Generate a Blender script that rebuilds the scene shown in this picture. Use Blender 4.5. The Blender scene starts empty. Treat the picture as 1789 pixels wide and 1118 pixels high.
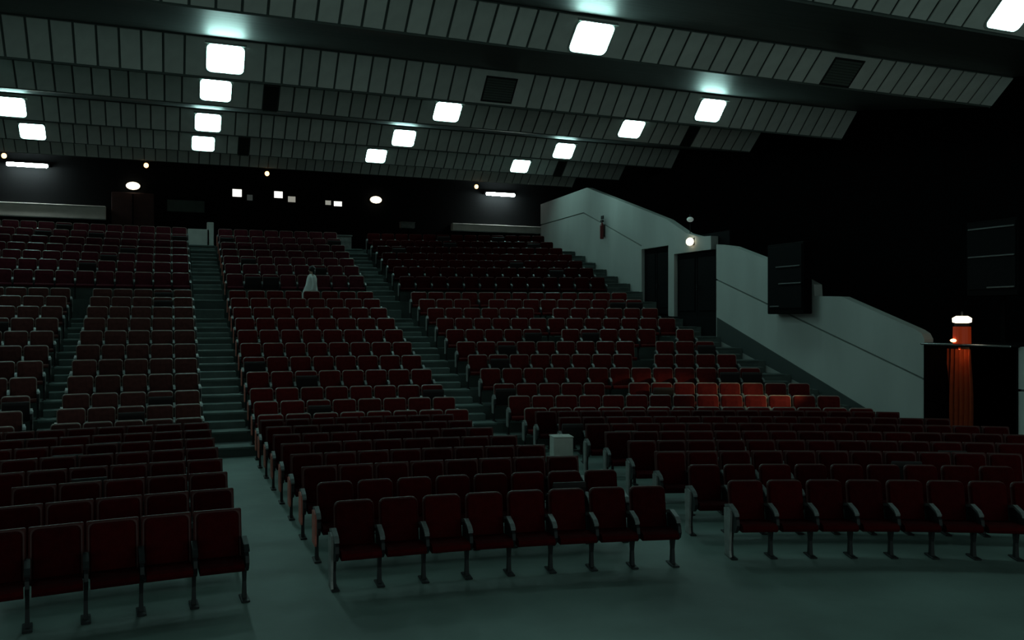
import bpy, bmesh, math, random
from mathutils import Vector, Matrix
random.seed(7)
sc = bpy.context.scene
COL = sc.collection
PI = math.pi

# ---------------------------------------------------------------- camera, world, exposure
YAW = math.atan(597 / 1507)
cam_d = bpy.data.cameras.new('camera'); cam = bpy.data.objects.new('camera', cam_d); COL.objects.link(cam)
cam.location = (0, 0, 3.0); cam.rotation_euler = (PI / 2, 0, -YAW)
cam_d.sensor_width = 36; cam_d.lens = 36 * 1507 / 1789; cam_d.clip_end = 200
sc.camera = cam
w = bpy.data.worlds.new('dim_fill_light'); sc.world = w; w.use_nodes = True
bg = w.node_tree.nodes['Background']
bg.inputs[0].default_value = (0.56, 0.80, 0.74, 1); bg.inputs[1].default_value = 0.50  # even ambient fill added, reaching in through the open stage end
vs = sc.view_settings
vs.view_transform = 'Standard'; vs.look = 'None'; vs.gamma = 1; vs.exposure = 0.0; vs.use_curve_mapping = False
LAMP = 20.0                      # radiance of the square ceiling lights
LAMP_COL = (0.56, 1.0, 0.93)

# ---------------------------------------------------------------- materials
def mat(name, col, rough=0.6, var=0.0, scale=6.0, bump=0.0, bscale=40.0, metal=0.0, rand=0.0, spec=0.5, stretch=(1, 1, 1)):
    m = bpy.data.materials.new(name); m.use_nodes = True
    nt = m.node_tree; b = nt.nodes['Principled BSDF']
    b.inputs['Base Color'].default_value = (*col, 1); b.inputs['Roughness'].default_value = rough
    b.inputs['Metallic'].default_value = metal; b.inputs['Specular IOR Level'].default_value = spec
    src = None
    if var or bump:
        tc = nt.nodes.new('ShaderNodeTexCoord'); mp = nt.nodes.new('ShaderNodeMapping')
        mp.inputs['Scale'].default_value = stretch
        nt.links.new(tc.outputs['Object'], mp.inputs[0])
    if var:
        n = nt.nodes.new('ShaderNodeTexNoise'); n.inputs['Scale'].default_value = scale; n.inputs['Detail'].default_value = 5
        nt.links.new(mp.outputs[0], n.inputs['Vector'])
        r = nt.nodes.new('ShaderNodeValToRGB')
        r.color_ramp.elements[0].position = 0.3; r.color_ramp.elements[1].position = 0.7
        r.color_ramp.elements[0].color = (*[c * (1 - var) for c in col], 1)
        r.color_ramp.elements[1].color = (*[min(1, c * (1 + var)) for c in col], 1)
        nt.links.new(n.outputs['Fac'], r.inputs[0]); src = r.outputs[0]
    if rand:
        oi = nt.nodes.new('ShaderNodeObjectInfo'); mr = nt.nodes.new('ShaderNodeMapRange')
        mr.inputs['To Min'].default_value = 1 - rand; mr.inputs['To Max'].default_value = 1 + rand
        nt.links.new(oi.outputs['Random'], mr.inputs['Value'])
        mx = nt.nodes.new('ShaderNodeVectorMath'); mx.operation = 'SCALE'
        if src: nt.links.new(src, mx.inputs[0])
        else: mx.inputs[0].default_value = col
        nt.links.new(mr.outputs[0], mx.inputs['Scale']); src = mx.outputs[0]
    if src: nt.links.new(src, b.inputs['Base Color'])
    if bump:
        n2 = nt.nodes.new('ShaderNodeTexNoise'); n2.inputs['Scale'].default_value = bscale; n2.inputs['Detail'].default_value = 3
        nt.links.new(mp.outputs[0], n2.inputs['Vector'])
        bp = nt.nodes.new('ShaderNodeBump'); bp.inputs['Strength'].default_value = bump; bp.inputs['Distance'].default_value = 0.02
        nt.links.new(n2.outputs['Fac'], bp.inputs['Height']); nt.links.new(bp.outputs[0], b.inputs['Normal'])
    return m
def emit(name, col, s):
    m = bpy.data.materials.new(name); m.use_nodes = True
    b = m.node_tree.nodes['Principled BSDF']; b.inputs['Base Color'].default_value = (*col, 1)
    b.inputs['Emission Color'].default_value = (*col, 1); b.inputs['Emission Strength'].default_value = s
    return m
M = {}
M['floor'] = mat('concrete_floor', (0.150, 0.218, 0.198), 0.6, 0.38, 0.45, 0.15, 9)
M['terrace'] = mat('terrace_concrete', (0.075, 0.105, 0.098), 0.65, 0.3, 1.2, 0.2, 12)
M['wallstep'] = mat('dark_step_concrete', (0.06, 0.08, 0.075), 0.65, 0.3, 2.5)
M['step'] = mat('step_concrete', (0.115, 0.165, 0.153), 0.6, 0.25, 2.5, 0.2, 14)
M['skirt'] = mat('dark_skirting', (0.045, 0.06, 0.058), 0.6)
M['wall'] = mat('painted_wall', (0.50, 0.525, 0.505), 0.7, 0.10, 0.8, 0.05, 20, stretch=(1, 1, 0.35))
M['black'] = mat('unlit_black', (0.0035, 0.0035, 0.004), 0.95, spec=0.05)  # near-black stands in for unlit space; the darkness is in the colour
M['void'] = mat('black_paint', (0.006, 0.007, 0.008), 0.9, spec=0.1)
M['panel'] = mat('ceiling_panel_paint', (0.82, 0.81, 0.77), 0.75, 0.06, 3.0, rand=0.10, spec=0.2)
M['backing'] = mat('ceiling_backing', (0.16, 0.18, 0.17), 0.9)
M['soffit'] = mat('ceiling_soffit', (0.07, 0.075, 0.072), 0.5, 0.25, 2.0, 0.25, 5, stretch=(0.25, 4, 1))
M['red'] = mat('shaded_red_upholstery', (0.046, 0.0017, 0.0025), 0.85, 0.18, 12, 0.25, 160, rand=0.30, spec=0.06)  # floor rows: the seat fabric darkened for the shade they sit in
M['red1'] = mat('lit_red_upholstery', (0.115, 0.0080, 0.0085), 0.75, 0.18, 12, 0.25, 160, rand=0.30, spec=0.10)  # rising rows: the same fabric lightened for the light they catch
M['brown1'] = mat('brown_red_upholstery', (0.095, 0.031, 0.028), 0.75, 0.18, 12, 0.25, 160, rand=0.20, spec=0.10)  # browner and paler than the floor rows
M['plum'] = mat('bluish_lit_red_upholstery', (0.088, 0.0105, 0.019), 0.75, 0.18, 12, 0.25, 160, rand=0.25, spec=0.10)  # upper rows: bluish light put into the red
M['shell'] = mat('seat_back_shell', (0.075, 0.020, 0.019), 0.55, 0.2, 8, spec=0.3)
M['shell2'] = mat('pale_seat_back_shell', (0.27, 0.20, 0.175), 0.38, 0.3, 9)  # paler shell for the rising rows
M['darkseat'] = mat('seat_underside', (0.020, 0.012, 0.013), 0.7)
M['iron'] = mat('black_iron', (0.014, 0.016, 0.018), 0.55, spec=0.3)
M['armgrey'] = mat('grey_armrest', (0.15, 0.165, 0.165), 0.45, 0.2, 15)
M['endred'] = mat('end_panel_red', (0.72, 0.20, 0.15), 0.55, 0.2, 7, rand=0.2)
M['endgrey'] = mat('end_panel_grey', (0.27, 0.28, 0.27), 0.5, 0.25, 7, rand=0.2)
M['lampglass'] = emit('lamp_diffuser', LAMP_COL, LAMP)
M['lamprim'] = mat('lamp_rim', (0.55, 0.57, 0.55), 0.5)
M['vent'] = mat('vent_dark', (0.012, 0.014, 0.013), 0.8)
M['ventblade'] = mat('vent_blade', (0.10, 0.115, 0.10), 0.7)
M['metal'] = mat('brushed_metal', (0.55, 0.57, 0.57), 0.25, metal=1.0)
M['warm'] = emit('warm_bulb', (1.0, 0.52, 0.22), 4.0)
M['warmwhite'] = emit('warm_white_lamp', (1.0, 0.86, 0.62), 2.2)
M['tube'] = emit('fluorescent_tube', (0.85, 1.0, 0.93), 60.0)
M['port'] = emit('booth_window_light', (0.98, 0.97, 0.88), 1.6)
M['portdim'] = emit('dim_booth_window_light', (0.9, 0.88, 0.75), 0.28)
M['portdark'] = emit('faint_booth_window_light', (0.6, 0.7, 0.7), 0.02)
M['parapet'] = mat('pale_parapet', (0.78, 0.78, 0.74), 0.7, 0.1, 2)
M['reddoor'] = mat('red_brown_panel', (0.045, 0.014, 0.013), 0.7, 0.2, 4)
M['board'] = mat('dark_green_board', (0.06, 0.10, 0.09), 0.7, 0.15, 4)
M['curtain'] = mat('orange_red_curtain', (0.46, 0.075, 0.022), 0.85, 0.15, 6)
M['amber'] = emit('amber_glass', (0.70, 0.06, 0.012), 0.13)
M['extred'] = mat('extinguisher_red', (0.13, 0.01, 0.012), 0.4)
M['robe'] = mat('white_robe', (0.78, 0.80, 0.78), 0.8, 0.05, 9, 0.2, 30)
M['skin'] = mat('skin', (0.50, 0.33, 0.25), 0.6)
M['hair'] = mat('black_hair', (0.008, 0.008, 0.010), 0.5)
M['carton'] = mat('pale_carton', (0.55, 0.56, 0.52), 0.7, 0.08, 6)
M['cabinet'] = mat('speaker_black', (0.003, 0.0035, 0.004), 0.7, spec=0.05)
M['striplit'] = mat('speaker_trim', (0.10, 0.11, 0.11), 0.4)

# ---------------------------------------------------------------- mesh helpers
class MB:
    def __init__(s): s.v = []; s.f = []; s.m = []
    def add(s, vs, fs, mi=0):
        o = len(s.v); s.v += [tuple(p) for p in vs]; s.f += [tuple(i + o for i in f) for f in fs]; s.m += [mi] * len(fs)
    def box(s, x0, x1, y0, y1, z0, z1, mi=0):
        s.add([(x0, y0, z0), (x1, y0, z0), (x1, y1, z0), (x0, y1, z0), (x0, y0, z1), (x1, y0, z1), (x1, y1, z1), (x0, y1, z1)],
              [(0, 3, 2, 1), (4, 5, 6, 7), (0, 1, 5, 4), (1, 2, 6, 5), (2, 3, 7, 6), (3, 0, 4, 7)], mi)
    def loft(s, rings, cap=True, mi=0):
        n = len(rings[0]); vs = [p for r in rings for p in r]; fs = []
        for i in range(len(rings) - 1):
            for j in range(n):
                k = (j + 1) % n
                fs.append((i * n + j, i * n + k, (i + 1) * n + k, (i + 1) * n + j))
        if cap:
            fs.append(tuple(range(n - 1, -1, -1))); o = (len(rings) - 1) * n; fs.append(tuple(range(o, o + n)))
        s.add(vs, fs, mi)
    def bevbox(s, x0, x1, y0, y1, z0, z1, b, mi=0):
        def ring(z, i):
            a = b if i == 0 else 0
            X0, X1, Y0, Y1 = x0 + a, x1 - a, y0 + a, y1 - a
            c = b * 0.9
            return [(X0 + c, Y0, z), (X1 - c, Y0, z), (X1, Y0 + c, z), (X1, Y1 - c, z), (X1 - c, Y1, z), (X0 + c, Y1, z), (X0, Y1 - c, z), (X0, Y0 + c, z)]
        s.loft([ring(z0, 0), ring(z0 + b, 1), ring(z1 - b, 1), ring(z1, 0)], True, mi)
    def cyl(s, p, r, h, n=14, r2=None, mi=0):
        r2 = r if r2 is None else r2
        s.loft([[(p[0] + rr * math.cos(2 * PI * k / n), p[1] + rr * math.sin(2 * PI * k / n), p[2] + zz) for k in range(n)] for rr, zz in ((r, 0), (r2, h))], True, mi)
    def ball(s, c, rx, ry, rz, n=14, m=8, mi=0):
        rings = [[(c[0] + rx * math.sin(t) * math.cos(2 * PI * k / n), c[1] + ry * math.sin(t) * math.sin(2 * PI * k / n), c[2] - rz * math.cos(t)) for k in range(n)]
                 for t in [0.08 + (PI - 0.16) * i / (m - 1) for i in range(m)]]
        s.loft(rings, True, mi)
    def xf(s, mtx):
        s.v = [tuple(mtx @ Vector(p)) for p in s.v]; return s
    def mesh(s, name, mats, smooth=False):
        me = bpy.data.meshes.new(name); me.from_pydata(s.v, [], s.f)
        for m in (mats if isinstance(mats, (list, tuple)) else [mats]): me.materials.append(m)
        if any(s.m): me.polygons.foreach_set('material_index', s.m)
        if smooth: me.polygons.foreach_set('use_smooth', [True] * len(me.polygons))
        me.update()
        bm = bmesh.new(); bm.from_mesh(me); bmesh.ops.recalc_face_normals(bm, faces=bm.faces); bm.to_mesh(me); bm.free()
        return me
def link(name, me, parent=None, loc=(0, 0, 0), rot=(0, 0, 0)):
    o = bpy.data.objects.new(name, me); COL.objects.link(o); o.location = loc; o.rotation_euler = rot
    if parent is not None: o.parent = parent
    return o
def build(name, mb, mats, parent=None, loc=(0, 0, 0), rot=(0, 0, 0), smooth=False):
    return link(name, mb.mesh(name, mats, smooth), parent, loc, rot)
def tag(o, label=None, cat=None, group=None, kind=None):
    if label: o['label'] = label
    if cat: o['category'] = cat
    if group: o['group'] = group
    if kind: o['kind'] = kind
    return o
def struct(o, label=None): return tag(o, label=label, kind='structure')
def thing(name, label, cat, loc=(0, 0, 0), rot=(0, 0, 0), group=None):
    o = link(name, None, None, loc, rot); o.empty_display_size = 0.1
    return tag(o, label, cat, group)
def rrect(w, h, rt, rb, n=3):
    """outline of an upright slab, origin at the bottom centre, (x, z) counter-clockwise"""
    pts = []
    for cx, cz, r, a0 in ((w / 2 - rb, rb, rb, -PI / 2), (w / 2 - rt, h - rt, rt, 0), (-w / 2 + rt, h - rt, rt, PI / 2), (-w / 2 + rb, rb, rb, PI)):
        for k in range(n + 1):
            a = a0 + PI / 2 * k / n
            pts.append((cx + r * math.cos(a), cz + r * math.sin(a)))
    return pts
def extrude_yz(mb, pts, x0, x1, mi=0):
    mb.loft([[(x0, y, z) for y, z in pts], [(x1, y, z) for y, z in pts]], True, mi)

# ---------------------------------------------------------------- the plan: rows on arcs about CX, CY
CX, CY = 1.2, -8.3
def arcY(X, R): return CY + math.sqrt(R * R - (X - CX) ** 2)
FLAT_R = [18.0 + 1.22 * i for i in range(8)]
T1_R = [27.6 + 1.0 * i for i in range(11)]
T1_Z = [0.0, 0.2, 0.43, 0.77, 1.10, 1.44, 1.79, 2.13, 2.46, 2.77, 3.04]
T2_R = [39.2 + 0.9 * i for i in range(7)]
T2_Z = [3.66, 4.06, 4.40, 4.72, 5.05, 5.38, 5.73]
EDGE = 0.46
XW = 16.5

# ---------------------------------------------------------------- floor and terraces
mb = MB(); mb.box(-14, 23, -9, 44, -0.2, 0.0)
struct(build('floor', mb, M['floor']), 'bare grey concrete floor between the stage and the rising seats')
raked = struct(link('floor_raked', None), 'stepped concrete terraces under the rising seats')
steps_R = [(T1_R[k] - EDGE, T1_Z[k - 1], T1_Z[k]) for k in range(1, 11)] + \
          [(T2_R[0] - EDGE, T1_Z[10], T2_Z[0])] + [(T2_R[k] - EDGE, T2_Z[k - 1], T2_Z[k]) for k in range(1, 7)] + [(T2_R[6] + 0.5, T2_Z[6], 6.0)]
for i, (R0, za, zb) in enumerate(steps_R):
    R1 = steps_R[i + 1][0] if i + 1 < len(steps_R) else None
    mb = MB(); N = 26; xs = [-13.9 + (XW - 0.02 + 13.9) * k / N for k in range(N + 1)]
    inn = [(x, arcY(x, R0)) for x in xs]
    out = [(x, arcY(x, R1) if R1 else 43.1) for x in xs]
    zl = max(0.001, za - 0.12)
    vs_ = [(x, y, zb) for x, y in inn] + [(x, y, zb) for x, y in out] + [(x, y, zl) for x, y in inn] + [(x, y, zl) for x, y in out]
    n = N + 1; fs = []
    for k in range(N):
        fs += [(k, k + 1, n + k + 1, n + k), (2 * n + k, 3 * n + k, 3 * n + k + 1, 2 * n + k + 1), (2 * n + k, 2 * n + k + 1, k + 1, k), (n + k, n + k + 1, 3 * n + k + 1, 3 * n + k)]
    fs += [(0, n, 3 * n, 2 * n), (N, 2 * n + N, 3 * n + N, n + N)]
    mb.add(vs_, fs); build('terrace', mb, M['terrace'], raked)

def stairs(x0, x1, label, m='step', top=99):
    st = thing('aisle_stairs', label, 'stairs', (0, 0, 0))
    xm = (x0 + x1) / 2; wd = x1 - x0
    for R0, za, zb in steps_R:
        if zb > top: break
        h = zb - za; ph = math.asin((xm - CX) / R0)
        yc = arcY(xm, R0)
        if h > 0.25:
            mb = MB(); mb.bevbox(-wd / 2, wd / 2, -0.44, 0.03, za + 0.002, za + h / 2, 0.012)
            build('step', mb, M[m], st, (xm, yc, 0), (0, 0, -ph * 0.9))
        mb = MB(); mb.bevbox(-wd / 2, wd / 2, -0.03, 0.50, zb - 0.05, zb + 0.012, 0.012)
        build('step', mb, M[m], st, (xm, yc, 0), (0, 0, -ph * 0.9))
    return st
stairs(0.72, 1.66, 'wide concrete steps of the aisle climbing between left and middle blocks')
stairs(6.56, 7.58, 'concrete steps of the aisle climbing between middle and right blocks')
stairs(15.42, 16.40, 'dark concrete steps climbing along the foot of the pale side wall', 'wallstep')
stairs(-2.74, -2.22, 'narrow steps through the gap in the left block of seats', 'step', 3.1)

# ---------------------------------------------------------------- walls
def slab(name, polys, x0, x1, m, parent=None):
    mb = MB()
    for p in polys: extrude_yz(mb, p, x0, x1)
    return build(name, mb, m, parent)
wr = struct(link('wall_right', None), 'pale painted side wall stepping down with the seats')
XB = XW + 0.28
def gl(Y):   # groove line
    return 1.63 + (Y - 15.39) * 0.326
G = 0.025
F0, F1 = 15.30, 23.62
slab('lower_panel', [[(F0, 0), (F1, 0), (F1, gl(F1) - G), (F0, gl(F0) - G)]], XW, XB, M['wall'], wr)
slab('upper_panel', [[(F0, gl(F0) + G), (F1, gl(F1) + G), (F1, 5.46), (22.76, 5.33), (20.94, 4.76), (19.05, 3.98), (19.02, 3.66), (18.01, 3.62), (15.55, 2.77), (15.38, 2.68), (F0, 2.55)]], XW, XB, M['wall'], wr)
# door bay
slab('header', [[(23.92, 5.32), (26.15, 5.32), (26.53, 5.66), (28.40, 5.66), (28.40, 7.17), (26.64, 6.60), (25.36, 5.98), (24.6, 5.80), (23.92, 5.76)]], XW, XB, M['wall'], wr)
slab('jamb', [[(26.15, 2.6), (26.53, 2.6), (26.53, 5.66), (26.15, 5.32)]], XW, XB, M['wall'], wr)
slab('sill_wall', [[(F1, 0), (28.40, 0), (28.40, 3.19), (F1, 3.05)]], XW, XB, M['void'], wr)
# back section
B0, B1, PK = 28.40, 37.93, 33.0
slab('lower_panel', [[(B0, 0), (B1, 0), (B1, 7.55 - G), (PK + .3, 7.60 - G), (B0, 5.79 - G)]], XW, XB, M['wall'], wr)
slab('upper_panel', [[(B0, 5.79 + G), (PK + .3, 7.60 + G), (B1, 7.55 + G), (B1, 8.54), (PK, 8.64), (B0, 7.17)]], XW, XB, M['wall'], wr)
# front section beyond the curtained doorway
slab('lower_panel', [[(2, 0), (12.88, 0), (12.88, 1.53 - G), (2, 1.53 - G)]], XW, XB, M['wall'], wr)
slab('upper_panel', [[(2, 1.53 + G), (12.88, 1.53 + G), (12.88, 2.44), (2, 2.44)]], XW, XB, M['wall'], wr)
slab('groove_backing', [[(F0 + .02, 0.1), (F1 - .02, 0.1), (F1 - .02, gl(F1) + .3), (F0 + .02, gl(F0) + .3)], [(B0 + .02, 0.1), (B1 - .02, .1), (B1 - .02, 7.8), (PK, 7.8), (B0 + .02, 6.0)], [(2.02, .1), (12.86, .1), (12.86, 1.8), (2.02, 1.8)]], XW + 0.05, XB - 0.02, M['backing'], wr)
zl_ = lambda Y: .73 + .362 * (Y - 17.06)
struct(slab('baseboard_right', [[(15.42, max(0, zl_(15.42) - .6)), (23.55, zl_(23.55) - .7), (23.55, zl_(23.55)), (15.42, zl_(15.42))]], XW - .03, XW - .001, M['skirt']), 'dark sloping skirting along the foot of the pale wall')
# doors
def leaf(name, y0, y1, z0, z1, label):
    d = struct(link(name, None), label)
    ym = (y0 + y1) / 2
    for a, b in ((y0 + 0.02, ym - 0.01), (ym + 0.01, y1 - 0.02)):
        mb = MB(); mb.bevbox(XW + 0.12, XW + 0.18, a, b, z0, z1, 0.008); mb.bevbox(XW + 0.10, XW + 0.125, a + .12, b - .12, z0 + .25, z1 - .2, 0.008)
        build('door_leaf', mb, M['void'], d)
    mb = MB(); mb.box(XW + 0.03, XW + 0.09, ym - 0.10, ym - 0.07, z0 + 0.95, z0 + 1.15)
    build('door_handle', mb, M['iron'], d)
leaf('door_1', 26.53, 28.40, 3.20, 5.64, 'black double door up the side wall, farther of the two')
leaf('door_2', 23.64, 26.13, 3.06, 5.30, 'wide black double door beside the lamp on the side wall')
mb = MB(); mb.box(XB, XB + 0.1, 23.3, 28.6, 3.0, 5.9)
struct(build('trim_1', mb, M['void']))
# dark shell of the hall
mb = MB(); mb.box(23, 23.3, -9, 44, -0.2, 14); struct(build('wall_dark_side', mb, M['black']), 'black void beyond the pale side wall')
mb = MB(); mb.box(-14.3, -14, -9, 44, -0.2, 14); struct(build('wall_left', mb, M['void']))
mb = MB(); mb.box(-14.3, 23.3, 43.1, 43.4, -0.2, 14); struct(build('wall_back', mb, M['void']), 'dark back wall behind the last rows of seats')
mb = MB(); mb.box(-14.3, 23.3, -9, 44, 14, 14.3); struct(build('ceiling_upper', mb, M['black']), 'black roof space above the hung ceiling')
# doorway recess with the curtain
mb = MB()
mb.box(18.5, 18.6, 12.4, 15.9, 0, 2.4); mb.box(XB, 18.5, 12.78, 12.88, 0, 2.4); mb.box(XB, 18.5, 15.3, 15.4, 0, 2.4)
struct(build('wall_recess', mb, M['black']), 'black recess inside the curtained doorway')
mb = MB(); mb.bevbox(XW - 0.10, 18.6, 12.84, 15.34, 2.42, 2.47, 0.015)
struct(build('trim_2', mb, M['cabinet']), 'thin canopy over the curtained doorway')
mb = MB(); mb.bevbox(XW - 0.14, XW - 0.102, 12.95, 15.30, 2.425, 2.465, 0.01)
struct(build('trim_3', mb, M['metal']), 'bright metal edge of the doorway canopy')

mb = MB(); mb.box(XW - .02, XB + .02, 15.27, 15.30, 0, 2.42); mb.box(XW - .02, XB + .02, 12.88, 12.91, 0, 2.42)  # black strips added to hide lamp light on the wall ends
struct(build('trim_5', mb, M['black']))

# ---------------------------------------------------------------- folded ceiling
#        Y top, z top, Y bottom, z bottom (bands from the stage to the back)
FAC = {-3: (-0.4, 8.15, 0.3, 7.55), -2: (4.9, 8.45, 5.6, 7.85), -1: (11.05, 9.00, 11.75, 8.34), 0: (15.35, 9.02, 16.03, 8.42), 1: (20.60, 9.37, 21.30, 8.61),
       2: (25.20, 9.66, 25.90, 9.05), 3: (30.45, 10.0, 31.15, 9.31), 4: (35.00, 10.12, 35.70, 9.51), 5: (40.10, 10.45, 40.75, 9.90)}
CXA, CXB = -16.9, 19.5
mb = MB(); ks = sorted(FAC)
for i, k in enumerate(ks):
    yt, zt, yb, zb = FAC[k]
    ny, nz = (zt - zb), (yb - yt); L = math.hypot(ny, nz); ny, nz = ny / L, nz / L     # away from the room
    o = 0.04
    mb.add([(CXA, yt + ny * o, zt + nz * o), (CXB, yt + ny * o, zt + nz * o), (CXB, yb + ny * o, zb + nz * o), (CXA, yb + ny * o, zb + nz * o)], [(0, 1, 2, 3)], 1)
    mb.add([(CXB, yt, zt), (CXB, yb, zb), (CXB, yb + .5, zb + .6), (CXB, yt + .5, zt + .6)], [(0, 1, 2, 3)], 1)
    if k < 5:
        y2, z2 = FAC[k + 1][:2]
        ya, za = yb + ny * o, zb + nz * o; y2, z2 = y2 + ny * o, z2 + nz * o
        mb.add([(CXA, ya, za), (CXB, ya, za), (CXB, y2, z2), (CXA, y2, z2)], [(0, 1, 2, 3)], 0)
        mb.add([(CXA, ya, za + .06), (CXB, ya, za + .06), (CXB, y2, z2 + .06), (CXA, y2, z2 + .06)], [(3, 2, 1, 0)], 1)
    else:
        mb.add([(CXA, yb + ny * o, zb + nz * o), (CXB, yb + ny * o, zb + nz * o), (CXB, yb + .1, zb + 1.5), (CXA, yb + .1, zb + 1.5)], [(0, 1, 2, 3)], 1)
ceil = struct(build('ceiling', mb, [M['soffit'], M['backing']]), 'folded hung ceiling of pale strips in stepped bands')

COLX = [-10.6, -4.62, 1.18, 7.93, 14.38]     # five columns of fixtures
MODW = 1.76
LIGHTS = {(-1, 4), (-1, 0), (0, 1), (0, 3), (1, 0), (1, 2), (1, 4)} | {(k, j) for k in (2, 3, 4) for j in range(5)}
VENTS = {(0, 4), (0, 0), (1, 3), (1, 1), (-1, 3), (-1, 1)}
SLOTS = {(2, 2.52), (2, 16.9), (4, 2.86), (4, 16.45)}
def proj(x, y, z):
    s, c = math.sin(YAW), math.cos(YAW); d = x * s + y * c
    if d < 0.5: return None
    return 895 + 1507 * (x * c - y * s) / d, 559 - 1507 * (z - 3) / d, d
strips = []       # (facet, x0, x1)
for k in ks:
    segs = []
    prev = CXA
    for j, cx in enumerate(COLX):
        mod = (k, j) in LIGHTS or (k, j) in VENTS
        a, b = prev, cx - MODW / 2
        if b > a + 0.1: segs.append((a, b, max(1, round((b - a) / 0.432))))
        if mod: segs.append((cx - MODW / 2, cx + MODW / 2, 0))
        else: segs.append((cx - MODW / 2, cx + MODW / 2, 4))
        prev = cx + MODW / 2
    segs.append((prev, CXB, max(1, round((CXB - prev) / 0.432))))
    for a, b, n in segs:
        if n == 0: strips.append((k, a, b, True)); continue
        for i in range(n): strips.append((k, a + (b - a) * i / n, a + (b - a) * (i + 1) / n, False))
def facet_frame(k):
    yt, zt, yb, zb = FAC[k]
    ang = math.atan2(zt - zb, yb - yt)            # slope of the band
    return (yt + yb) / 2, (zt + zb) / 2, math.hypot(yb - yt, zt - zb), ang
# local frame of a band piece: x along the hall's width, y down the slope, -z out into the room
pan_mesh = {}
def panel_mb(wd, ln):
    m_ = MB(); g = 0.024
    m_.bevbox(-wd / 2 + g, wd / 2 - g, -ln / 2 + .004, ln / 2 - .085, -0.030, 0.0, 0.006); return m_
rest = MB(); seen = []
for k, a, b, mod in strips:
    yc, zc, ln, ang = facet_frame(k); xc = (a + b) / 2
    if any(kk == k and a <= sx < b for kk, sx in SLOTS): continue
    p = proj(xc, yc, zc)
    vis = p and -30 < p[0] < 1819 and -40 < p[1] < 1118
    seen.append((p[2] if vis else 1e6 + abs(yc), k, a, b, xc, yc, zc, ln, ang))
seen.sort(key=lambda t: t[0])
for n, (d, k, a, b, xc, yc, zc, ln, ang) in enumerate(seen):
    key = (k, round(b - a, 3))
    if n < 300 and d < 1e5:
        if key not in pan_mesh: pan_mesh[key] = panel_mb(b - a, ln).mesh('panel', M['panel'])
        link('panel', pan_mesh[key], ceil, (xc, yc, zc), (-ang, 0, 0))
    else:
        rest.add(*[(lambda q: (q.v, q.f))(panel_mb(b - a, ln).xf(Matrix.Translation((xc, yc, zc)) @ Matrix.Rotation(-ang, 4, 'X')))][0])
tag(build('panel_rows', rest, M['panel'], ceil), kind='stuff')

BAND = {-1: 'nearest band', 0: 'sixth band from the back', 1: 'fifth band from the back', 2: 'fourth band from the back', 3: 'third band from the back', 4: 'second band from the back'}
OVER = {0: 'far left seats', 1: 'left seats', 2: 'first stepped aisle', 3: 'second stepped aisle', 4: 'seats by the side wall'}
def rounded(w_, h_, r, z): return [(x, y - h_ / 2, z) for x, y in rrect(w_, h_, r, r, 4)]
_lm = {}
def lamp_meshes():
    W, H = 0.80, 0.67
    m1 = MB(); m1.loft([rounded(W + .10, H + .10, .14, -0.030), rounded(W + .10, H + .10, .14, -0.055), rounded(W + .03, H + .03, .12, -0.060), rounded(W + .03, H + .03, .12, -0.040)], True)
    m2 = MB(); m2.loft([rounded(W, H, .12, -0.042), rounded(W, H, .12, -0.050), rounded(W - .04, H - .04, .10, -0.056)], True)
    m1.bevbox(-W / 2 - .05, W / 2 + .05, -H / 2 - .06, -H / 2 - .035, -.115, -.03, .008)  # upper lip added to keep lamp light off the soffit
    return m1.mesh('housing', M['lamprim']), m2.mesh('diffuser', M['lampglass'], False)
housing_me, diff_me = lamp_meshes()
for k, j in sorted(LIGHTS):
    yc, zc, ln, ang = facet_frame(k)
    up = {1: .06, 2: .13}.get(k, 0.03)
    t = thing('ceiling_light', f'square ceiling light, {BAND[k]}, over the {OVER[j]}', 'ceiling light',
              (COLX[j], yc - up * math.cos(ang), zc + up * math.sin(ang)), (-ang, 0, 0), 'square ceiling lights')
    link('housing', housing_me, t); link('diffuser', diff_me, t)
mbv = MB(); mbv.box(-.41, .41, -.34, .34, -.034, -.028); vent_me = mbv.mesh('vent_back', M['vent'])
fr = MB()
for a in ((-.43, -.39, -.36, .36), (.39, .43, -.36, .36), (-.39, .39, -.36, -.32), (-.39, .39, .32, .36)): fr.box(a[0], a[1], a[2], a[3], -.05, -.028)
frame_me = fr.mesh('vent_frame', M['vent'])
bl = MB(); bl.add([(-.39, -.025, -.036), (.39, -.025, -.036), (.39, .025, -.052), (-.39, .025, -.052), (-.39, -.025, -.033), (.39, -.025, -.033), (.39, .025, -.049), (-.39, .025, -.049)],
       [(0, 1, 2, 3), (7, 6, 5, 4), (0, 4, 5, 1), (2, 6, 7, 3), (1, 5, 6, 2), (0, 3, 7, 4)]); blade_me = bl.mesh('blade', M['ventblade'])
for k, j in sorted(VENTS):
    yc, zc, ln, ang = facet_frame(k)
    t = thing('ceiling_vent', f'dark ceiling vent, {BAND[k]}, over the {OVER[j]}', 'vent', (COLX[j], yc, zc), (-ang, 0, 0), 'square ceiling vents')
    link('vent_back', vent_me, t); link('vent_frame', frame_me, t)
    for i in range(9): link('blade', blade_me, t, (0, -.28 + .07 * i, 0))
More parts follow.
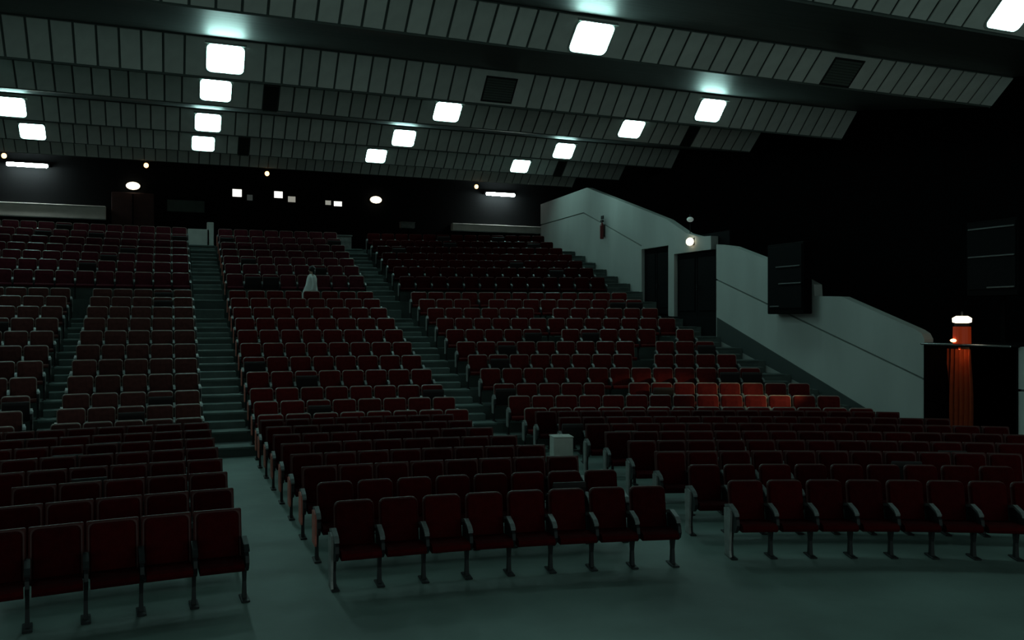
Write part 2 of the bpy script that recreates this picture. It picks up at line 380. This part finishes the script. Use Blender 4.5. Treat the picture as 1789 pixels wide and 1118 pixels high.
for k, sx in sorted(SLOTS):
    yc, zc, ln, ang = facet_frame(k)
    kk, a, b, mod = next(s for s in strips if s[0] == k and s[1] <= sx < s[2])
    m_ = MB(); wd = b - a; m_.box(-wd / 2 + .01, wd / 2 - .01, -ln / 2 + .02, ln / 2 - .02, -.012, 0)
    t = thing('ceiling_slot', f'narrow dark ceiling slot, {BAND[k]}, {"past the first aisle" if sx < 5 else "above the side wall"}', 'vent', ((a + b) / 2, yc, zc), (-ang, 0, 0), 'narrow ceiling slots')
    build('slot_back', m_, M['vent'], t)
    for q in (-1, 1):
        m_ = MB(); m_.box(-wd / 2 + .01, wd / 2 - .01, q * (ln / 2 - .03) - .015, q * (ln / 2 - .03) + .015, -.028, 0); build('slot_edge', m_, M['ventblade'], t)

# ---------------------------------------------------------------- theatre seats
def seat_meshes(p, rake, red, rail=False):
    out = {}
    w_ = p - 0.075
    def back(exp, y0, y1, bul, nm, m):
        h = 0.53 + min(exp, .036); base = 0.385 - min(exp, .036) / 2
        o0 = rrect(w_ + exp, h, 0.018 if exp > .05 else 0.055 + exp / 2, 0.05, 3); o1 = rrect(w_ + exp - 0.03, h - 0.03, 0.045, 0.04, 3)
        o2 = rrect(w_ * .55, h * .55, 0.05, 0.04, 3)
        lean = lambda z: (z - 0.4) * 0.20
        ring = lambda o, y, dz: [(x, y + lean(base + dz + z), base + dz + z) for x, z in o]
        q = MB(); rings = [ring(o0, y1, 0), ring(o0, y0 + 0.02, 0), ring(o1, y0, .015)]
        if bul: rings.append(ring(o2, y0 - bul, h * .22))
        q.loft(rings); out[nm] = q.mesh(nm, m, False)
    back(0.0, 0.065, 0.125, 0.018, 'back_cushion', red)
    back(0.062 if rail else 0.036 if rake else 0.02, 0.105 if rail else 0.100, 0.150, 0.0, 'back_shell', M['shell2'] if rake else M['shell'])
    q = MB(); W = w_ / 2
    prof = [(-.36, .40), (-.375, .43), (-.36, .465), (-.30, .482), (-.1, .475), (.08, .455), (.08, .41), (-.1, .385), (-.32, .385)]
    q.loft([[(-W + .02, y, z) for y, z in [(a * .97, b) for a, b in prof]], [(-W, y, z) for y, z in prof], [(W, y, z) for y, z in prof], [(W - .02, y, z) for y, z in [(a * .97, b) for a, b in prof]]][1:3])
    out['seat_down'] = q.mesh('seat_cushion', red)
    q2 = MB(); q2.v = list(q.v); q2.f = list(q.f); q2.m = list(q.m)
    q2.xf(Matrix.Translation((0, .06, .42)) @ Matrix.Rotation(math.radians(-68), 4, 'X') @ Matrix.Translation((0, -.06, -.42)))
    q2.mesh
    out['seat_up'] = q2.mesh('seat_cushion', M['darkseat'])
    q = MB(); q.bevbox(-.045, .045, -.15, .13, 0.0, 0.02, .006)
    q.loft([[(-.022, -.045, .015), (.022, -.045, .015), (.022, .045, .015), (-.022, .045, .015)], [(-.018, -.035, .2), (.018, -.035, .2), (.018, .035, .2), (-.018, .035, .2)], [(-.02, -.08, .40), (.02, -.08, .40), (.02, .08, .40), (-.02, .08, .40)]])
    out['leg'] = q.mesh('leg', M['iron'])
    q = MB()
    prof = [(.16, .36), (.17, .60), (.02, .635), (-.20, .585), (-.275, .53), (-.295, .46), (-.265, .395), (-.19, .35), (-.08, .33), (.08, .33)]
    extrude_yz(q, prof, -.019, .019); out['arm_panel'] = q.mesh('arm_panel', M['iron'])
    q = MB()
    prof = [(.175, .60), (.18, .635), (.02, .672), (-.18, .628), (-.25, .585), (-.245, .562), (-.17, .60), (.02, .640)]
    extrude_yz(q, prof, -.027, .027); out['armrest'] = q.mesh('armrest', M['armgrey']); out['armrest_shaded'] = q.mesh('armrest', M['iron'])  # dark copy puts the left floor block's shade into the armrests
    q = MB()
    prof = [(.165, .20), (.17, .60), (.02, .632), (-.13, .60), (-.17, .56), (-.16, .24), (-.13, .20)]
    extrude_yz(q, prof, -.040, -.018); out['end_red'] = q.mesh('end_panel', M['endred']); 
    q = MB(); extrude_yz(q, prof, -.040, -.018); out['end_grey'] = q.mesh('end_panel', M['endgrey'])
    q = MB(); prof = [(.12, 0), (.15, .60), (.02, .632), (-.10, .61), (-.12, .57), (-.07, .1), (-.10, 0)]
    extrude_yz(q, prof, -.045, -.018); out['end_tall'] = q.mesh('end_panel', M['endgrey'])
    return out
SM = {'floor': seat_meshes(0.51, False, M['red']), 'rise': seat_meshes(0.59, True, M['red1']), 'left': seat_meshes(0.59, True, M['brown1']), 'top': seat_meshes(0.59, True, M['plum']), 'rail': seat_meshes(0.51, False, M['red'], True), 'dim': seat_meshes(0.59, False, M['red'])}  # dim: upper right rows take the darkened red and shell as shade
seats = []    # dict(x, R, z, p, block, row, idx, first, last, tier)
def arc_row(block, tier, row, R, z, x0, x1=None, n=None, p=0.51, sgn=1, gaps=()):
    """seats side by side along the arc from x0 (an aisle end); sgn +1 to the right, -1 to the left"""
    ph = math.asin((x0 - CX) / R); out = []; i = 0
    while True:
        a = ph + sgn * (i + 0.5) * p / R
        x = CX + R * math.sin(a)
        if n is not None and i >= n: break
        if x1 is not None and ((sgn > 0 and x + p / 2 > x1) or (sgn < 0 and x - p / 2 < x1)): break
        if i not in gaps:
            out.append(dict(x=x, y=CY + R * math.cos(a), R=R, z=z, rz=-a, p=p, block=block, tier=tier, row=row, idx=i, ends=[]))
        i += 1
    if out:
        l, r = (out[0], out[-1]) if sgn > 0 else (out[-1], out[0])
        l['ends'].append('L'); r['ends'].append('R')
    seats.extend(out); return out
for i, R in enumerate(FLAT_R):
    arc_row('left', 0, i, R, 0, 0.74, x1=-4.0, sgn=-1)
    arc_row('middle', 0, i, R, 0, 1.70, n=8)
    arc_row('right', 0, i, R + .25, 0, 6.60 + min(1, i / 5) * 1.0, x1=15.3)
for k in range(11):
    arc_row('left', 1, k, T1_R[k], T1_Z[k], 0.66, n=5, p=.575, sgn=-1)
    arc_row('left', 1, k, T1_R[k], T1_Z[k], -2.78, n=5, p=.575, sgn=-1)
    for s in seats[-5:]: s['idx'] += 5
    arc_row('middle', 1, k, T1_R[k], T1_Z[k], 1.74, n=8, p=.59)
    g = {2: (5,), 4: (8,), 5: (9,), 6: (5, 11), 8: (6,), 9: (3,)}.get(k, ())
    arc_row('right', 1, k, T1_R[k], T1_Z[k], 7.66, x1=15.36, p=.585, gaps=g)
for k in range(7):
    arc_row('left', 2, k, T2_R[k], T2_Z[k], 0.62, n=13, p=.575, sgn=-1)
    arc_row('middle', 2, k, T2_R[k], T2_Z[k], 1.76, n=8, p=.59)
    arc_row('right', 2, k, T2_R[k], T2_Z[k], 7.66, x1=15.36, p=.585)
ORD = ['first', 'second', 'third', 'fourth', 'fifth', 'sixth', 'seventh', 'eighth', 'ninth', 'tenth', 'eleventh', 'twelfth', 'thirteenth', 'fourteenth', 'fifteenth', 'sixteenth', 'seventeenth', 'eighteenth']
AISLE = {'left': 'first', 'middle': 'first', 'right': 'second'}
def seat_parts(s):
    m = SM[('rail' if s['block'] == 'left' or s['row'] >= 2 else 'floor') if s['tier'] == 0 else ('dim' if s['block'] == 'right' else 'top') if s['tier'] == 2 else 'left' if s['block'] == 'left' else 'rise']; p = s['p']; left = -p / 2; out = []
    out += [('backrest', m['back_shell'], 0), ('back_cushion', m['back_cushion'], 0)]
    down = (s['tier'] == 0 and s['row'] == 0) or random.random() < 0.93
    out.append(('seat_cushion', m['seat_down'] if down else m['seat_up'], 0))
    sides = [(left, 'L' in s['ends'], 'L')] + ([(p / 2, True, 'R')] if 'R' in s['ends'] else [])
    for x, end, sd in sides:
        out += [('leg', m['leg'], x), ('arm_panel', m['arm_panel'], x), ('armrest', m['armrest_shaded' if s['tier'] == 0 and s['block'] == 'left' else 'armrest'], x)]
        if end:
            if sd == 'L':
                nm = 'end_tall' if (s['tier'] == 0 and s['row'] == 0) else ('end_red' if s['block'] == 'middle' else 'end_grey')
                if s['block'] == 'right' and s['tier'] == 0: nm = 'end_tall'
                out.append(('end_panel', m[nm], x))
            elif not (s['block'] != 'right' and s['tier'] == 0):
                out.append(('end_panel', m['end_grey'], x + 0.058))
    return out
view = []
for s in seats:
    q = proj(s['x'], s['y'], s['z'] + 0.7)
    s['in'] = bool(q and -25 < q[0] < 1815 and q[1] < 1150); s['d'] = q[2] if q else 1e6
    if s['in']: view.append(s)
view.sort(key=lambda s: s['d'])
single = view[:300]; many = view[300:]
for s in single:
    row = (f'{ORD[s["row"]]} floor row' if s['row'] else 'front row') if s['tier'] == 0 else f'{ORD[s["row"]]} rising row'
    adj = 'dark red upholstered seat' if s['tier'] == 0 else 'red tip-up seat'
    t = thing('theatre_seat', f'{adj}, {ORD[s["idx"]]} from the {AISLE[s["block"]]} aisle, {row}, {s["block"]} block', 'theatre seat',
              (s['x'], s['y'], s['z']), (0, 0, s['rz']), 'red auditorium seats')
    up = None
    for nm, me, x in seat_parts(s):
        if nm in ('back_cushion', 'armrest'): link(nm, me, up)          # a pad on the backrest or on the arm panel
        else: up = link(nm, me, t, (x, 0, 0))
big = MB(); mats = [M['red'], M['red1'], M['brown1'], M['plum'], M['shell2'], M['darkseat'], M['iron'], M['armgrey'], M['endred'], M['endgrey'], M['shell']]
for s in many:
    base = Matrix.Translation((s['x'], s['y'], s['z'])) @ Matrix.Rotation(s['rz'], 4, 'Z')
    for nm, me, x in seat_parts(s):
        T = base @ Matrix.Translation((x, 0, 0))
        big.add([T @ v.co for v in me.vertices], [tuple(p.vertices) for p in me.polygons], mats.index(me.materials[0]))
o = build('seat_rows', big, mats)
tag(o, 'many small red seats of the distant rows rising to the back wall', 'theatre seats', kind='stuff')

# ---------------------------------------------------------------- things on the back wall
def wall_bulb(x, z, label, y=40.95):
    t = thing('hanging_bulb', label, 'lamp', (x, y, z), group='warm bulbs along the ceiling end')
    m_ = MB(); m_.ball((0, 0, 0), .10, .10, .11); build('bulb', m_, M['warm'], t, smooth=True)
    m_ = MB(); m_.cyl((0, 0, .09), .05, .09, 10, .04); m_.cyl((0, 0, .17), .012, .5, 6); build('socket', m_, M['iron'], t)
for x, z, l in ((-6.4, 9.80, 'small warm bulb at the far left end of the ceiling edge'), (-0.98, 9.76, 'small warm bulb hanging above the oval lamp over the left seats'),
                (4.13, 9.72, 'small warm bulb hanging above the lit booth windows'), (14.3, 9.70, 'small warm bulb beside the fluorescent tube near the side wall')):
    wall_bulb(x, z, l)
def tube(x0, x1, z, label):
    t = thing('fluorescent_light', label, 'tube light', ((x0 + x1) / 2, 42.55, z), group='fluorescent tubes on the back wall'); L = x1 - x0
    m_ = MB(); n = 10
    m_.loft([[(x, -.03 + r * math.cos(2 * PI * k / n), r * math.sin(2 * PI * k / n)) for k in range(n)] for x, r in ((-L / 2, .05), (-L / 2 + .04, .085), (L / 2 - .04, .085), (L / 2, .05))])
    build('tube', m_, M['tube'], t, smooth=False)
    m_ = MB(); m_.bevbox(-L / 2 - .05, L / 2 + .05, .06, .55, .04, .12, .01); build('fitting', m_, M['cabinet'], t)
tube(-6.56, -4.98, 9.72, 'long white fluorescent tube on the back wall above the left parapet')
tube(15.4, 17.0, 9.62, 'long white fluorescent tube on the back wall near the side wall')
def oval(x, z, label):
    t = thing('bulkhead_lamp', label, 'wall lamp', (x, 42.96, z), group='oval lamps on the back wall')
    m_ = MB(); m_.ball((0, 0, 0), .30, .13, .18, 18, 8); build('globe', m_, M['warmwhite'], t, smooth=True)
    m_ = MB(); m_.ball((0, .10, 0), .34, .05, .22, 18, 6); build('base_plate', m_, M['iron'], t)
oval(-1.58, 9.12, 'warm oval lamp on the back wall above the red brown panel')
oval(9.64, 9.06, 'warm oval lamp on the back wall over the second stepped aisle')
def port(x, z, wd, h, m, label):
    t = thing('booth_window', label, 'window', (x, 43.0, z), group='projection booth windows')
    m_ = MB(); m_.box(-wd / 2, wd / 2, .04, .06, -h / 2, h / 2); build('pane', m_, m, t)
    m_ = MB()
    for a in ((-wd / 2 - .05, -wd / 2, -h / 2 - .05, h / 2 + .05), (wd / 2, wd / 2 + .05, -h / 2 - .05, h / 2 + .05), (-wd / 2, wd / 2, h / 2, h / 2 + .05), (-wd / 2, wd / 2, -h / 2 - .05, -h / 2)):
        m_.box(a[0], a[1], 0, .09, a[2], a[3])
    build('window_frame', m_, M['void'], t)
port(2.96, 9.05, .42, .36, M['port'], 'bright square booth window closest to the first stepped aisle')
port(3.54, 8.86, .26, .28, M['portdark'], 'barely lit small booth window between the two bright ones')
port(4.87, 9.07, .40, .32, M['port'], 'second bright square booth window, below the warm bulb')
port(5.50, 8.88, .36, .28, M['portdim'], 'dim square booth window beside the second bright one')
port(7.26, 8.80, .28, .22, M['portdim'], 'small dim booth window joined to a brighter one')
port(7.74, 8.77, .40, .24, M['port'], 'bright low booth window closest to the second stepped aisle')
def parapet(x0, x1, z0, z1, label):
    m_ = MB(); m_.bevbox(x0, x1, 42.75, 43.08, z0, z1, .02); m_.bevbox(x0, x1, 42.70, 43.08, z1, z1 + .05, .015)
    tag(build('balcony_parapet', m_, M['parapet']), label, 'parapet')
parapet(-9.2, -2.70, 7.52, 8.06, 'long pale parapet wall behind the top left seats')
parapet(13.62, 18.6, 7.66, 7.98, 'thin pale parapet wall at the top beside the side wall')
t = thing('metal_box', 'small grey box on the back ledge past the second stepped aisle', 'box', (11.0, 42.0, 7.58))
mb = MB(); mb.bevbox(-.36, .36, -.15, .15, 0, .27, .02); build('box_body', mb, M['endgrey'], t)
mb = MB(); mb.bevbox(-.38, .38, -.17, .17, .27, .31, .012); build('lid', mb, M['endgrey'], t)
mb = MB(); mb.box(-.25, .25, -.08, .12, -1.65, 0); build('stand', mb, M['void'], t)
m_ = MB(); m_.bevbox(-2.48, -.69, 42.96, 43.08, 6.0, 8.81, .02); 
t = thing('red_panel', 'dim red brown door panel on the back wall under the oval lamp', 'door panel'); build('door_board', m_, M['reddoor'], t)
m_ = MB(); m_.bevbox(-1.62, -1.55, 42.93, 42.96, 6.0, 8.75, .008); build('middle_strip', m_, M['void'], t)
t = thing('notice_board', 'dark green rectangular board on the back wall above the first stepped aisle', 'board')
m_ = MB(); m_.bevbox(-.15, 1.5, 42.98, 43.06, 8.03, 8.59, .015); build('board_face', m_, M['board'], t)
m_ = MB()
for a in ((-.19, -.15, 7.99, 8.63), (1.5, 1.54, 7.99, 8.63), (-.15, 1.5, 8.59, 8.63), (-.15, 1.5, 7.99, 8.03)): m_.box(a[0], a[1], 42.96, 43.08, a[2], a[3])
build('board_frame', m_, M['void'], t)
# pale blocks at the heads of the stairs
t = thing('stair_head_wall', 'pale low wall at the head of the first stepped aisle', 'low wall', (0, 0, 0))
mb = MB(); mb.bevbox(.66, 1.50, 37.5, 37.8, 6.0, 6.72, .02); build('wall_block', mb, M['parapet'], t)
mb = MB(); mb.bevbox(1.40, 1.66, 37.5, 37.8, 6.0, 7.02, .02); build('end_post', mb, M['parapet'], t)
t = thing('stair_head_wall', 'grey low wall at the head of the second stepped aisle', 'low wall', (0, 0, 0))
mb = MB(); mb.bevbox(6.42, 7.3, 37.3, 37.55, 6.0, 6.62, .02); build('wall_block', mb, M['endgrey'], t)
mb = MB(); mb.bevbox(6.38, 7.34, 37.26, 37.59, 6.62, 6.67, .012); build('cap', mb, M['endgrey'], t)

# ---------------------------------------------------------------- things on the side wall
t = thing('wall_lamp', 'round white lamp on the pale wall above the wide black door', 'wall lamp', (XW, 25.0, 5.66))
mb = MB(); mb.ball((-.10, 0, 0), .12, .17, .14, 16, 8); build('globe', mb, M['warmwhite'], t, smooth=True)
mb = MB(); mb.bevbox(-.03, 0.0, -.13, .13, -.12, .12, .01); build('base_plate', mb, M['iron'], t)
t = thing('dim_lamp', 'small dim lamp in the dark above the round white wall lamp', 'lamp', (XW + .14, 25.35, 6.46))
mb = MB(); mb.ball((0, 0, 0), .12, .12, .09, 14, 7); build('globe', mb, emit('dim_lamp_glass', (.7, .85, .8), .10), t, smooth=True)
mb = MB(); mb.cyl((0, 0, .07), .03, 0.10, 8); mb.cyl((0, 0, -.72), .015, .66, 6); build('stem', mb, M['iron'], t)
t = thing('fire_extinguisher', 'slim red extinguisher hanging high on the pale side wall', 'extinguisher', (XW, 31.37, 6.30))
mb = MB(); mb.loft([[(-.13 + r * math.cos(2 * PI * k / 12), r * math.sin(2 * PI * k / 12), z) for k in range(12)] for r, z in ((.06, 0), (.08, .04), (.08, .55), (.05, .64), (.03, .68))]); build('cylinder_body', mb, M['extred'], t)
mb = MB(); mb.bevbox(-.17, -.09, -.10, .08, .68, .78, .01); mb.bevbox(-.15, -.11, -.16, .06, .80, .95, .01); build('valve', mb, M['iron'], t)
mb = MB(); mb.bevbox(-.03, 0, -.05, .05, .1, .6, .005); build('bracket', mb, M['iron'], t)
def speaker(name, loc, wd, h, dp, lines, label, rz=0):
    t = thing(name, label, 'loudspeaker', loc, (0, 0, rz))
    mb = MB(); mb.bevbox(-dp, 0, -wd / 2, wd / 2, 0, h, .02); build('cabinet', mb, M['cabinet'], t)
    mb = MB(); mb.bevbox(-dp - .02, -dp + .002, -wd / 2 + .06, wd / 2 - .06, .16, h - .06, .008); build('grille', mb, M['void'], t)
    for z, a, b in lines:
        mb = MB(); mb.bevbox(-dp - .045, -dp - .02, a, b, z, z + .035, .006); build('trim_strip', mb, M['striplit'], t)
    mb = MB(); mb.box(-.02, .02, -.06, .06, *((h * .55, h * .7) if loc[0] < 17 else (-1.08, .2))); build('bracket', mb, M['black'], t)
speaker('loudspeaker', (XW - .03, 19.85, 3.17), 1.55, 2.0, .30, [(1.32, -.66, .36), (.84, -.70, .24), (.20, .22, .62)], 'black loudspeaker box hung over the top edge of the pale side wall')
speaker('loudspeaker', (17.9, 14.35, 3.55), 1.35, 1.75, .38, [(1.55, -.6, .6), (.90, -.6, .6), (.18, -.6, .1)], 'black loudspeaker box hung in the dark above the curtained doorway')
# canopy lantern
t = thing('lantern', 'glowing lantern with white cap and amber body above the curtained doorway', 'lamp', (XW + .02, 14.28, 2.47))
mb = MB(); mb.cyl((0, 0, 0), .19, .38, 18, .185); build('amber_body', mb, M['amber'], t, smooth=False)
mb = MB(); mb.cyl((0, 0, .385), .15, .07, 18, .16); build('neck', mb, M['iron'], t)
mb = MB(); mb.loft([[(r * math.cos(2 * PI * k / 20), r * math.sin(2 * PI * k / 20), z) for k in range(20)] for r, z in ((.13, .46), (.195, .48), (.20, .57), (.12, .62))]); build('cap_light', mb, M['warmwhite'], t)
mb = MB(); mb.ball((-.19, .06, .07), .05, .08, .04, 12, 7); build('bulb', mb, M['warm'], t, smooth=True)
mb = MB(); mb.cyl((0, 0, .62), .02, .10, 8); build('finial', mb, M['iron'], t)
sp = bpy.data.lights.new('lantern_beam', 'SPOT'); sp.energy = 380; sp.color = (1.0, .90, .45); sp.spot_size = math.radians(23); sp.spot_blend = .6; sp.shadow_soft_size = .06
so = bpy.data.objects.new('lantern_beam', sp); COL.objects.link(so); so.parent = t; so.location = (-.30, .05, .40)
aim = Vector((13.75, 17.75, 1.35)) - Vector((XW - .28, 14.33, 2.87)); so.rotation_euler = aim.to_track_quat('-Z', 'Y').to_euler()
# curtain with folds, lit by an added light under the canopy
t = thing('door_curtain', 'orange red curtain hanging in the doorway under the lantern', 'curtain', (17.25, 14.98, 0.02))
mb = MB(); n = 40; ht = 2.3; rows = []
for zi in range(9):
    z = ht * zi / 8; r = []
    sw = 0.36 * (0.86 + 0.14 * math.sin(PI * min(1, z / ht * 1.1)))
    for k in range(n): 
        u = k / (n - 1) * 2 - 1; r.append((0.05 * math.sin(u * 16 + .3 * z), u * sw, z))
    rows.append(r + [(p[0] + .03, p[1], p[2]) for p in reversed(r)])
mb.loft(rows); build('cloth', mb, M['curtain'], t, smooth=False)
mb = MB(); mb.box(-.03, .05, -.30, .30, ht, ht + .05); build('curtain_rail', mb, M['iron'], t)
pl = bpy.data.lights.new('curtain_fill', 'POINT'); pl.energy = 1.6; pl.color = (1.0, .50, .22); pl.shadow_soft_size = .05  # added point light that brightens the curtain
po = bpy.data.objects.new('curtain_fill', pl); COL.objects.link(po)
t = thing('added_canopy_bulb', 'tiny warm bulb added under the doorway canopy to light the orange curtain', 'lamp', (16.95, 14.72, 2.42))
mb = MB(); mb.cyl((0, 0, -.05), .03, .05, 10); build('socket', mb, M['iron'], t)  # socket and bulb are a made-up fitting for the added curtain light
mb = MB(); mb.ball((0, 0, -.075), .028, .028, .03, 10, 7); build('bulb', mb, M['amber'], t, smooth=True)
po.parent = t; po.location = (0, 0, -.15)

# ---------------------------------------------------------------- carton in the aisle
t = thing('carton', 'pale carton standing in the aisle between middle and right blocks', 'box', (7.05, 15.2, 0), (0, 0, -.2))
mb = MB(); mb.bevbox(-.19, .19, -.19, .19, 0, .74, .01); build('carton_body', mb, M['carton'], t)
mb = MB(); mb.bevbox(-.20, .0, -.20, .20, .74, .76, .005); mb.bevbox(.004, .20, -.20, .20, .74, .76, .005); build('flaps', mb, M['carton'], t)

# ---------------------------------------------------------------- the person in white on the cross aisle
P = thing('person', 'person with dark hair in a long white robe standing among the upper rows', 'person', (4.50, 29.95, 3.04), (0, 0, math.radians(-84)))
P.scale = (1.05, 1.05, 1.05)
def skin_body():
    J = {'pelvis': ((0, 0, .92), .125), 'spine': ((0, .01, 1.12), .115), 'chest': ((0, .0, 1.32), .135), 'neck': ((0, .0, 1.46), .055), 'skull': ((0, -.02, 1.56), .078), 'crown': ((0, -.01, 1.66), .072)}
    E = [('pelvis', 'spine'), ('spine', 'chest'), ('chest', 'neck'), ('neck', 'skull'), ('skull', 'crown')]
    for s, t_ in ((-1, 'l'), (1, 'r')):
        J.update({f'sh{t_}': ((s * .16, 0, 1.39), .055), f'el{t_}': ((s * .22, .03, 1.12), .042), f'wr{t_}': ((s * .23, -.05, .88), .028), f'pa{t_}': ((s * .23, -.07, .81), .03),
                  f'hip{t_}': ((s * .09, 0, .86), .09), f'kn{t_}': ((s * .10, -.01, .48), .058), f'an{t_}': ((s * .10, .02, .09), .038), f'to{t_}': ((s * .11, -.13, .03), .03)})
        E += [('chest', f'sh{t_}'), (f'sh{t_}', f'el{t_}'), (f'el{t_}', f'wr{t_}'), (f'wr{t_}', f'pa{t_}'), ('pelvis', f'hip{t_}'), (f'hip{t_}', f'kn{t_}'), (f'kn{t_}', f'an{t_}'), (f'an{t_}', f'to{t_}')]
        for q in range(4):
            yy = -.105 + .022 * q; L = (.075, .085, .08, .065)[q]
            J[f'f{q}a{t_}'] = ((s * .23, yy, .77), .009); J[f'f{q}b{t_}'] = ((s * .225, yy - .01, .77 - L), .008)
            E += [(f'pa{t_}', f'f{q}a{t_}'), (f'f{q}a{t_}', f'f{q}b{t_}')]
        J[f'tha{t_}'] = ((s * .21, -.115, .81), .010); J[f'thb{t_}'] = ((s * .20, -.13, .76), .009)
        E += [(f'pa{t_}', f'tha{t_}'), (f'tha{t_}', f'thb{t_}')]
    keys = list(J); me = bpy.data.meshes.new('body')
    me.from_pydata([J[k][0] for k in keys], [(keys.index(a), keys.index(b)) for a, b in E], [])
    me.materials.append(M['skin'])
    o = link('body', me, P)
    md = o.modifiers.new('skin', 'SKIN'); o.modifiers.new('sub', 'SUBSURF').render_levels = 1
    for i, k in enumerate(keys):
        sv = me.skin_vertices[0].data[i]; sv.radius = (J[k][1], J[k][1]); sv.use_root = (k == 'pelvis')
    return o
skin_body()
mb = MB(); n = 20
mb.loft([[(cx + rx * math.cos(2 * PI * k / n) * (1 + .05 * math.cos(5 * 2 * PI * k / n) * fl), cy + ry * math.sin(2 * PI * k / n) * (1 + .05 * math.cos(5 * 2 * PI * k / n) * fl), z) for k in range(n)]
         for z, rx, ry, cx, cy, fl in ((.06, .36, .40, 0, -.10, 1), (.5, .30, .33, 0, -.09, 1), (.9, .235, .24, 0, -.05, .7), (1.12, .185, .175, 0, -.02, .3), (1.30, .205, .16, 0, 0, 0), (1.40, .19, .125, 0, 0, 0), (1.455, .075, .075, 0, 0, 0))], True)
build('robe', mb, M['robe'], P, smooth=True)
for s in (-1, 1):
    mb = MB(); ctr = [((s * .15, 0, 1.40), .075), ((s * .20, .02, 1.25), .075), ((s * .235, .03, 1.10), .078), ((s * .24, -.01, .96), .085), ((s * .24, -.04, .88), .095)]
    mb.loft([[(c[0] + r * math.cos(2 * PI * k / 12), c[1] + r * math.sin(2 * PI * k / 12), c[2]) for k in range(12)] for c, r in ctr]); build('sleeve', mb, M['robe'], P, smooth=True)
mb = MB(); mb.ball((0, .012, 1.615), .098, .112, .115, 16, 10)
mb.loft([[(r * math.cos(2 * PI * k / 14), .055 + ry * math.sin(2 * PI * k / 14), z) for k in range(14)] for z, r, ry in ((1.18, .06, .03), (1.35, .10, .05), (1.50, .10, .06), (1.60, .09, .06))])
build('hair', mb, M['hair'], P, smooth=True)
mb = MB(); mb.loft([[(-.018, -.095, 1.555), (.018, -.095, 1.555), (.012, -.08, 1.60), (-.012, -.08, 1.60)], [(-.01, -.118, 1.557), (.01, -.118, 1.557), (.005, -.088, 1.60), (-.005, -.088, 1.60)]]); build('nose', mb, M['skin'], P)
